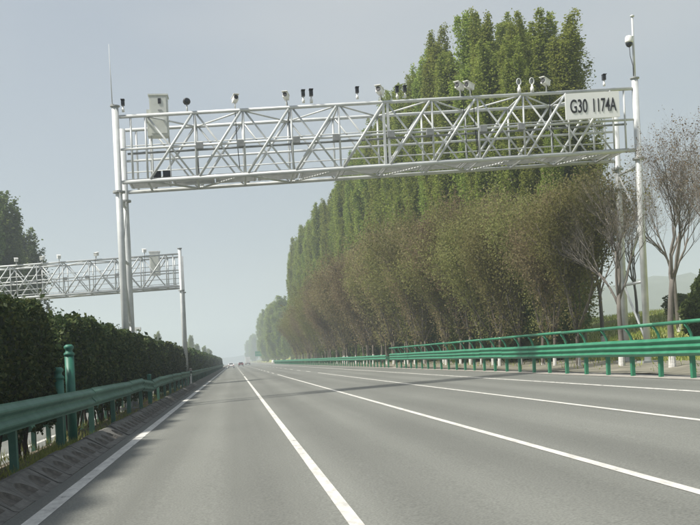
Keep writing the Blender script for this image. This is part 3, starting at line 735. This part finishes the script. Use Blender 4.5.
def grow_tree(seed, H, trunk_h, spread, levels, nchild, r0, twist=.25, upb=.35, lenk=(.62, .8), leaf_lev=1):
    rs = random.Random(seed); mb = MB(); ends = []; zmax = [0]
    def br(p, d, L, r, lev):
        pts = [p]; n = 4 if lev < 3 else 3; q = Vector(p); dd = Vector(d)
        for i in range(n):
            tw = twist * (.35 if lev else .1)
            dd = (dd + Vector((rs.gauss(0, tw), rs.gauss(0, tw), rs.gauss(0, .05) + upb * .12))).normalized()
            q = q + dd * (L / n); pts.append(q.copy())
        r1 = r * (.62 if lev < levels else .35)
        mb.path(pts, [r + (r1 - r) * i / n for i in range(n + 1)], 7 if lev == 0 else (5 if lev < 2 else 3))
        if lev >= levels - leaf_lev: ends.append((pts, L))
        zmax[0] = max(zmax[0], max(q_.z for q_ in pts))
        if lev < levels:
            nc = nchild[min(lev, len(nchild) - 1)]
            a0 = rs.uniform(0, 6.28)
            for c in range(nc):
                t = 1.0 if c == 0 and lev > 0 else rs.uniform(.45, 1.0) if lev > 0 else rs.uniform(.82, 1.0)
                i = min(n - 1, int(t * n)); base = pts[i].lerp(pts[i + 1], min(1, t * n - i))
                az = a0 + 2 * math.pi * c / nc + rs.uniform(-.4, .4); u = dd.orthogonal().normalized(); v = dd.cross(u)
                an = spread * rs.uniform(.6, 1.25) * (.35 if (c == 0 and lev > 0) else 1)
                nd = (dd * math.cos(an) + (u * math.cos(az) + v * math.sin(az)) * math.sin(an) + Vector((0, 0, upb * .35))).normalized()
                br(base, nd, L * rs.uniform(*lenk) if lev > 0 else (H - trunk_h) * rs.uniform(.42, .58), r1 * rs.uniform(.6, .85), lev + 1)
    br(Vector((0, 0, -.2)), Vector((rs.uniform(-.05, .05), rs.uniform(-.05, .05), 1)).normalized(), trunk_h + .2, r0, 0)
    f = H / zmax[0]                      # bring the whole tree to its height
    mb.v = [(x * f, y * f, z * f) for x, y, z in mb.v]; ends = [([q_ * f for q_ in pts], L * f) for pts, L in ends]
    return mb, ends
def leaf_points(ends, n, sp, rs):
    wt = np.array([L for _, L in ends]); wt /= wt.sum(); idx = rs.choice(len(ends), n, p=wt); P = np.zeros((n, 3))
    for j, i in enumerate(idx):
        pts = ends[i][0]; t = rs.uniform(.1, 1) * (len(pts) - 1); k = min(int(t), len(pts) - 2)
        P[j] = pts[k].lerp(pts[k + 1], t - k)
    return P + rs.normal(0, sp, (n, 3))
def whitewash(r=.118, h=1.7):
    return MB().path([(0, 0, -.1), (0, 0, h * .5), (0, 0, h)], [r * 1.15, r * 1.04, r], 9).mesh('whitewash', 'whitewash', False)
def tree_thing(name, label, loc, rz, sc, parts, group, cat='tree'):
    o = empty(name, loc, rz); tag(o, label, cat, group); o.scale = sc if hasattr(sc, '__len__') else (sc, sc, sc)
    for nm, me in parts: link(nm, me, o)
    return o

POP = [poplar(100 + k) for k in range(5)]
row_h = lambda y: np.interp(y, [57, 60, 63, 67, 74, 92, 110, 190, 330], [12.0, 14.2, 18.6, 23.8, 26.6, 29.5, 31, 33, 36])
k = 0; y = 59.5
special = {0: 'nearest and shortest poplar at the right end of the row',
           1: 'second poplar from the right end of the row, above the ring antennas',
           2: 'tallest looking poplar of the row, rising highest above the ring antennas',
           3: 'poplar right of the white camera pair, fourth from the right end of the row'}
while y < 326:
    x = 20.4 + random.uniform(-.7, .7); p = POP[k % 5]; h = float(row_h(y)) * random.uniform(.95, 1.04)
    wsc = random.uniform(.95, 1.25) * (1 if y < 120 else 1.25)
    if k < 4: h = float(row_h(y)); wsc = (.6, .74, .9, 1.0)[k]
    lb = special.get(k, 'tall green poplar in the dense row behind the budding trees' if y < 190 else 'hazy distant poplar of the far half of the dense row')
    tree_thing('poplar_tree', lb, (x, y, terrain(x, y) - .1), random.uniform(0, 6.28), (wsc, wsc, h / 30.2), (('trunk', p[0]), ('crown', p[1])), 'poplars in the roadside row')
    k += 1; y += random.uniform(2.3, 3.3) if y < 130 else random.uniform(3.8, 5.0)
y = 66.0
while y < 230:
    x = 24.2 + random.uniform(-.8, .8); p = POP[(k * 3) % 5]; h = float(row_h(y)) * random.uniform(.93, 1.04)
    tree_thing('poplar_tree', 'tall green poplar filling gaps in the second rank of the row', (x, y, terrain(x, y) - .1), random.uniform(0, 6.28), (1.3, 1.3, h / 30.2), (('trunk', p[0]), ('crown', p[1])), 'poplars in the second rank')
    k += 1; y += random.uniform(4, 6)
# far clumps beside the vanishing point
for j in range(46):
    y = 385 + j * (14 if j < 34 else 24) + random.uniform(-4, 4); x = 23 + random.uniform(-3, 4) + (j % 2) * 5; p = POP[j % 5]; h = random.uniform(22, 27) + min(8, (y - 385) * .035)
    tree_thing('poplar_tree', 'pale hazy poplar in the far clump beyond the end of the row', (x, y, terrain(x, y) - .2), j, (3.0, 3.0, h / 30.2), (('trunk', p[0]), ('crown', p[1])), 'poplars in the far clump')
for j, (px, y, h) in enumerate([(-26, 350, 15), (-28.5, 356, 11), (-17.5, 420, 15), (-20, 424, 13), (-16, 440, 12), (-13.5, 470, 11), (-12, 520, 10), (-14, 560, 11), (-30, 345, 9), (-23, 395, 8)]):
    p = POP[j % 5]
    tree_thing('poplar_tree', 'small hazy tree poking above the far hedge left of the road', (px, y, terrain(px, y) - .1), j * 1.3, (1.1, 1.1, h / 30.2), (('trunk', p[0]), ('crown', p[1])), 'small far trees left of the road')

# big dark trees at the far left
PD = poplar(300, 28, 2.9, 34000, .25, 150, .42)
PD[1].materials.clear(); PD[1].materials.append(M['far_leaf'])
for j, (x, y, h, ww, lb) in enumerate([(-31.2, 128, 30.0, 1.15, 'tallest dark tree at the left picture edge above the far gantry'), (-31.9, 144, 29.5, 1.2, 'middle dark tree above the far gantry, second from the picture edge'), (-32.2, 160, 26.5, 1.2, 'shortest dark tree above the far gantry, nearest the road'), (-36, 138, 32, 1.3, 'dark tree half hidden behind the others at the left edge')]):
    tree_thing('broad_tree', lb, (x, y, terrain(x, y) - .1), j * 1.7, (ww, ww, h / 28.5), (('trunk', PD[0]), ('crown', PD[1])), 'dark trees at the far left')

# budding brown trees in front of the poplars
BUD = []
for k in range(4):
    mb, ends = grow_tree(40 + k, 11.0, 2.4, .42, 4, (7, 5, 4, 3), .17, .34, .45, leaf_lev=3)
    rs = np.random.default_rng(50 + k)
    Q = leaves(leaf_points(ends, 40000, .36, rs), .072, 1.7)
    BUD.append((mb.mesh('trunk', 'bark_red', True), quads_mesh('crown', Q, 'bud' if k % 2 == 0 else 'bud_olive')))
WW = whitewash()
y = 44.8; k = 0
bud_h = lambda y: np.interp(y, [42, 50, 70, 100, 150, 250, 320], [9.6, 11, 13, 15, 15.4, 14, 13.5])
while y < 252:
    x = 16.1 + random.uniform(-.45, .45); p = BUD[random.choice((0, 1, 2, 3, 0, 2))]; h = float(bud_h(y)) * random.uniform(.93, 1.06)
    lb = {0: 'nearest brown budding tree, just left of the bare trees', **{q: n_ + ' brown budding tree counted from the bare trees leftwards' for q, n_ in enumerate('- second third fourth fifth sixth seventh eighth'.split()) if q}}.get(k, 'brown budding tree with whitewashed trunk in front of the poplars' if y < 150 else 'distant brown budding tree in front of the far poplars')
    o = tree_thing('budding_tree', lb, (x, y, terrain(x, y) - .02), random.uniform(0, 6.28), (h / 11 * random.uniform(.82, .95),) * 2 + (h / 11.6,), (('trunk', p[0]), ('crown', p[1])), 'budding trees in front of the poplars')
    if y < 150: link('whitewash', WW, o).scale = (1, 1, .5)
    k += 1; y += random.uniform(2.6, 3.8) if y < 120 else random.uniform(4.2, 5.6)

# bare trees on the grass at the right
for j, (x, y, h, sd, n, lb, rz, th) in enumerate([
        (16.2, 39.5, 8.9, 11, 500, 'bare grey forked tree between the budding row and the right gantry legs', .4, 2.9),
        (16.0, 34.3, 8.9, 12, 1500, 'bare brownish forked tree just right of the right gantry leg', 1.2, 3.2),
        (16.2, 31.2, 9.8, 13, 1300, 'bare tree cut off by the right picture edge', 2.0, 3.0),
        (20.5, 52.5, 10.5, 14, 700, 'thin bare tree behind and left of the right gantry legs', .9, 3.4),
        (24.5, 51.5, 11.5, 16, 900, 'bare tree farther up the grass, seen right of the right gantry leg', 1.9, 3.2),
        (31.0, 72.0, 12.0, 15, 500, 'far bare tree on the grass bank behind the near ones', 2.7, 3.4)]):
    mb, ends = grow_tree(60 + sd, h, th * 1.35, .38, 6, (5, 4, 4, 4, 3, 3), .17, .40, .30, (.60, .76), leaf_lev=1)
    o = empty('bare_tree', (x, y, terrain(x, y) - .02), rz); tag(o, lb, 'tree', 'bare trees on the right verge')
    mb.build('trunk', 'bark', o, True)
    rs = np.random.default_rng(sd)
    link('crown', quads_mesh('crown', leaves(leaf_points(ends, n * 4, .06, rs), .03, 1.8), 'bud_sparse'), o)
    link('whitewash', WW, o).scale = (1.08, 1.08, .5)

# shrubs
def shrub_mesh(seed, n, ls, mat, flat=1.0, cone=False):
    rs = np.random.default_rng(seed); d = rs.normal(size=(n, 3)); d /= np.linalg.norm(d, axis=1)[:, None]; r_ = rs.uniform(.25, 1, n) ** .45
    lob = 1 + .22 * np.sin(d[:, 0] * 5 + seed) * np.cos(d[:, 1] * 4) + .12 * np.sin(d[:, 2] * 9 + 2)
    P = d * (r_ * lob)[:, None]; P[:, 2] = P[:, 2] * flat + flat
    if cone:
        t = (P[:, 2] / (2 * flat)).clip(0, 1.1); P[:, :2] *= (1.15 - .95 * t)[:, None].clip(.05)
    mb = MB(); rr = random.Random(seed)
    for _ in range(9):
        a = rr.uniform(0, 6.28); q = rr.uniform(.2, .75)
        mb.path([(0.05 * math.cos(a), .05 * math.sin(a), -.1), (q * .5 * math.cos(a), q * .5 * math.sin(a), .6 * flat), (q * math.cos(a), q * math.sin(a), 1.35 * flat)], [.045, .03, .01], 4)
    return mb.mesh('stem', 'bark'), quads_mesh('crown', leaves(P, ls, 1.5), mat)
SH = [shrub_mesh(5, 3800, .12, 'shrub'), shrub_mesh(8, 3800, .12, 'dark_leaf', 1.15)]
for j in range(44):
    y = 53.5 + j * 3.2 + random.uniform(-1.2, 1.2); x = 17.9 + random.uniform(-.6, 1.3); p = SH[(j * 7 // 3) % 2]; q = random.uniform(1.0, 1.7)
    tree_thing('shrub', 'green undergrowth shrub at the foot of the roadside tree row' if y < 110 else 'distant dark undergrowth shrub at the foot of the far tree row', (x, y, terrain(x, y)), random.uniform(0, 6), (q, q, q * random.uniform(1.3, 2.0)), (('stem', p[0]), ('crown', p[1])), 'shrubs under the tree row', 'shrub')
C = shrub_mesh(21, 6500, .12, 'dark_leaf', 1.35, True)
tree_thing('evergreen_bush', 'dense dark green bush at the right picture edge on the grass', (22.7, 45.0, terrain(22.7, 45.0)), 0, (1.25, 1.25, 1.2), (('stem', C[0]), ('crown', C[1])), None, 'bush')
tree_thing('evergreen_bush', 'paler green bush far up the grass bank behind the right gantry leg', (34, 71, terrain(34, 71)), 1, (1.2, 1.2, .8), (('stem', SH[0][0]), ('crown', SH[0][1])), None, 'bush')

# grass: uncountable blades
def grass(name, pts, h, wdt, label):
    n = len(pts); a = RNG.uniform(0, 6.28, n); hh = h * RNG.uniform(.5, 1.4, n); l = RNG.normal(0, .35, (n, 2)) * hh[:, None]
    W = np.stack([np.cos(a), np.sin(a), np.zeros(n)], 1) * wdt / 2; T = np.stack([l[:, 0], l[:, 1], hh], 1); P = np.array(pts)
    Q = np.stack([P - W, P + W, P + T + W * .25, P + T - W * .25], 1)
    o = link(name, quads_mesh(name, Q, 'grass')); tag(o, label, 'grass', kind='stuff'); return o
pts = []
for _ in range(34000):
    x = 18.2 + (RNG.uniform() ** 1.2) * 30 if RNG.uniform() < .985 else RNG.uniform(14.6, 18); y = RNG.uniform(24, 120); pts.append((x, y, terrain(x, y) - .06))
grass('bank_grass_blades', pts, .26, .07, 'yellow green grass covering the bank right of the guardrail')
pts = []
for _ in range(700):
    y = 13 + RNG.uniform() ** 1.3 * 60; x = -3.35 - RNG.uniform() ** 2 * 1.4; 
    for q in range(7): pts.append((x + RNG.normal(0, .05), y + RNG.normal(0, .08), gz(x) + .06))
for _ in range(60):
    y = 20.5 + RNG.normal(0, 1.4); x = -3.45 - abs(RNG.normal(0, .2))
    for q in range(16): pts.append((x + RNG.normal(0, .06), y + RNG.normal(0, .1), gz(x) + .06))
grass('median_grass_blades', pts, .16, .016, 'sparse dry grass on the dirt under the median guardrail')

# ------------------------------------------------------------------ far vehicles and signs
def wheel(parent, x, y, r, wdt):
    t = MB().lathe((x, y, r), [(r * .6, -wdt / 2), (r, -wdt / 2 + .02), (r, wdt / 2 - .02), (r * .6, wdt / 2)], 16, 'x').build('wheel', 'tyre', parent, True)
    MB().lathe((x, y, r), [(r * .2, -wdt / 2 - .01), (r * .58, -wdt / 2), (r * .58, wdt / 2), (r * .2, wdt / 2 + .01)], 12, 'x').build('rim', 'steel', t)
def car(loc, mat, label):
    r = empty('car', loc); tag(r, label, 'car')
    prof = [(-2.2, .32), (-2.25, .62), (-2.15, .95), (-1.5, 1.02), (-.95, 1.45), (.55, 1.48), (1.25, 1.0), (2.05, .86), (2.2, .6), (2.15, .32)]
    mb = MB(); n = len(prof); W = (.80, .86, .86, .82, .60, .60, .80, .80, .80, .78)
    for sg in (-1, 1): mb.v += [(sg * W[i], y, z) for i, (y, z) in enumerate(prof)]
    mb.f += [tuple(range(n)), tuple(range(2 * n - 1, n - 1, -1))] + [(k, n + k, n + (k + 1) % n, (k + 1) % n) for k in range(n)]
    mb.build('body', mat, r)
    MB().add([(-.66, -1.475, 1.06), (.66, -1.475, 1.06), (.52, -1.0, 1.43), (-.52, -1.0, 1.43)], [(0, 1, 2, 3)]).build('rear_window', 'glass', r)
    for sg in (-1, 1):
        MB().add([(sg * .80, -1.2, 1.06), (sg * .80, 1.0, 1.06), (sg * .635, .5, 1.42), (sg * .635, -.9, 1.42)], [(0, 1, 2, 3)]).build('side_window', 'glass', r)
        MB().box((sg * .62, -2.23, .80), (.34, .06, .16)).build('tail_light', 'lamp_red', r)
        for y in (-1.35, 1.4): wheel(r, sg * .76, y, .32, .2)
    MB().box((0, -2.25, .62), (.5, .03, .14)).build('number_plate', 'white', r); MB().box((0, -2.22, .42), (1.6, .1, .2)).build('bumper', 'grey', r)
    return r
def truck(loc, label):
    r = empty('box_truck', loc); tag(r, label, 'truck')
    MB().box((0, 0, 2.15), (2.1, 5.6, 2.7)).build('cargo_box', 'carwhite', r); MB().box((0, 3.9, 1.6), (2.0, 1.9, 2.0)).build('cab', 'carwhite', r)
    MB().box((0, 4.87, 2.0), (1.7, .04, .8)).build('windscreen', 'glass', r); MB().box((0, .6, .68), (.9, 8, .2)).build('chassis', 'black', r)
    for sg in (-1, 1):
        MB().box((sg * .52, -2.83, 2.15), (.98, .04, 2.5)).build('rear_door', 'carwhite', r); MB().box((sg * .85, -2.86, .72), (.26, .06, .16)).build('tail_light', 'lamp_red', r)
        for y in (-1.9, 3.7): wheel(r, sg * .85, y, .48, .28)
    return r
car((-.75, 285, gz(-.75)), 'carwhite', 'white car far ahead in the lane next to the median')
car((2.5, 345, gz(2.5)), 'carred', 'dark red car far ahead in the second lane')
car((3.0, 470, gz(3.0)), 'carwhite', 'tiny white car farthest ahead in the second lane')
truck((6.3, 440, gz(6.3)), 'white box truck far ahead in the right lane')
r = empty('direction_sign', (15.2, 600, gz(15))); tag(r, 'green road sign far down the right verge', 'sign')
MB().box((0, 0, 5.6), (3.9, .1, 3.0)).build('board', 'greensign', r); MB().box((0, -.06, 5.6), (3.7, .03, .06)).build('rule', 'white', r)
for q in (-1.2, 1.2): MB().tube((q, .1, -.2), (q, .1, 6.8), .1).build('post', 'steel', r)
# little lattice mast beyond the hedge, seen beside the near gantry leg
r = empty('lattice_mast', (-8.7, 92.5, gz(-8.7))); tag(r, 'small pale lattice mast beyond the hedge right of the near gantry leg', 'mast')
for sx in (-.2, .2):
    for sy in (-.2, .2): MB().tube((sx, sy, -.1), (sx * .8, sy * .8, 5.4), .035, n=6).build('leg', 'white', r)
for q in range(9):
    z = .4 + q * .58
    for sy in (-.19, .19): MB().tube((-.2, sy, z), (.2, sy, z + (.5 if q % 2 else 0)), .022, n=5).build('rung', 'white', r)
MB().box((0, 0, 5.5), (.6, .5, .25)).build('head', 'white', r)

# ------------------------------------------------------------------ haze
mh, n, o = new_mat('haze_air')
pv = N(n, 'VolumePrincipled'); pv.inputs['Color'].default_value = (.76, .85, .92, 1); pv.inputs['Density'].default_value = .0008; pv.inputs['Anisotropy'].default_value = .2
n.links.new(pv.outputs[0], o.inputs['Volume'])
hz = MB().box((0, 2075, 75), (5900, 4270, 160)).build('haze', mh); tag(hz, 'thin pale haze over the whole place', 'haze', kind='stuff')
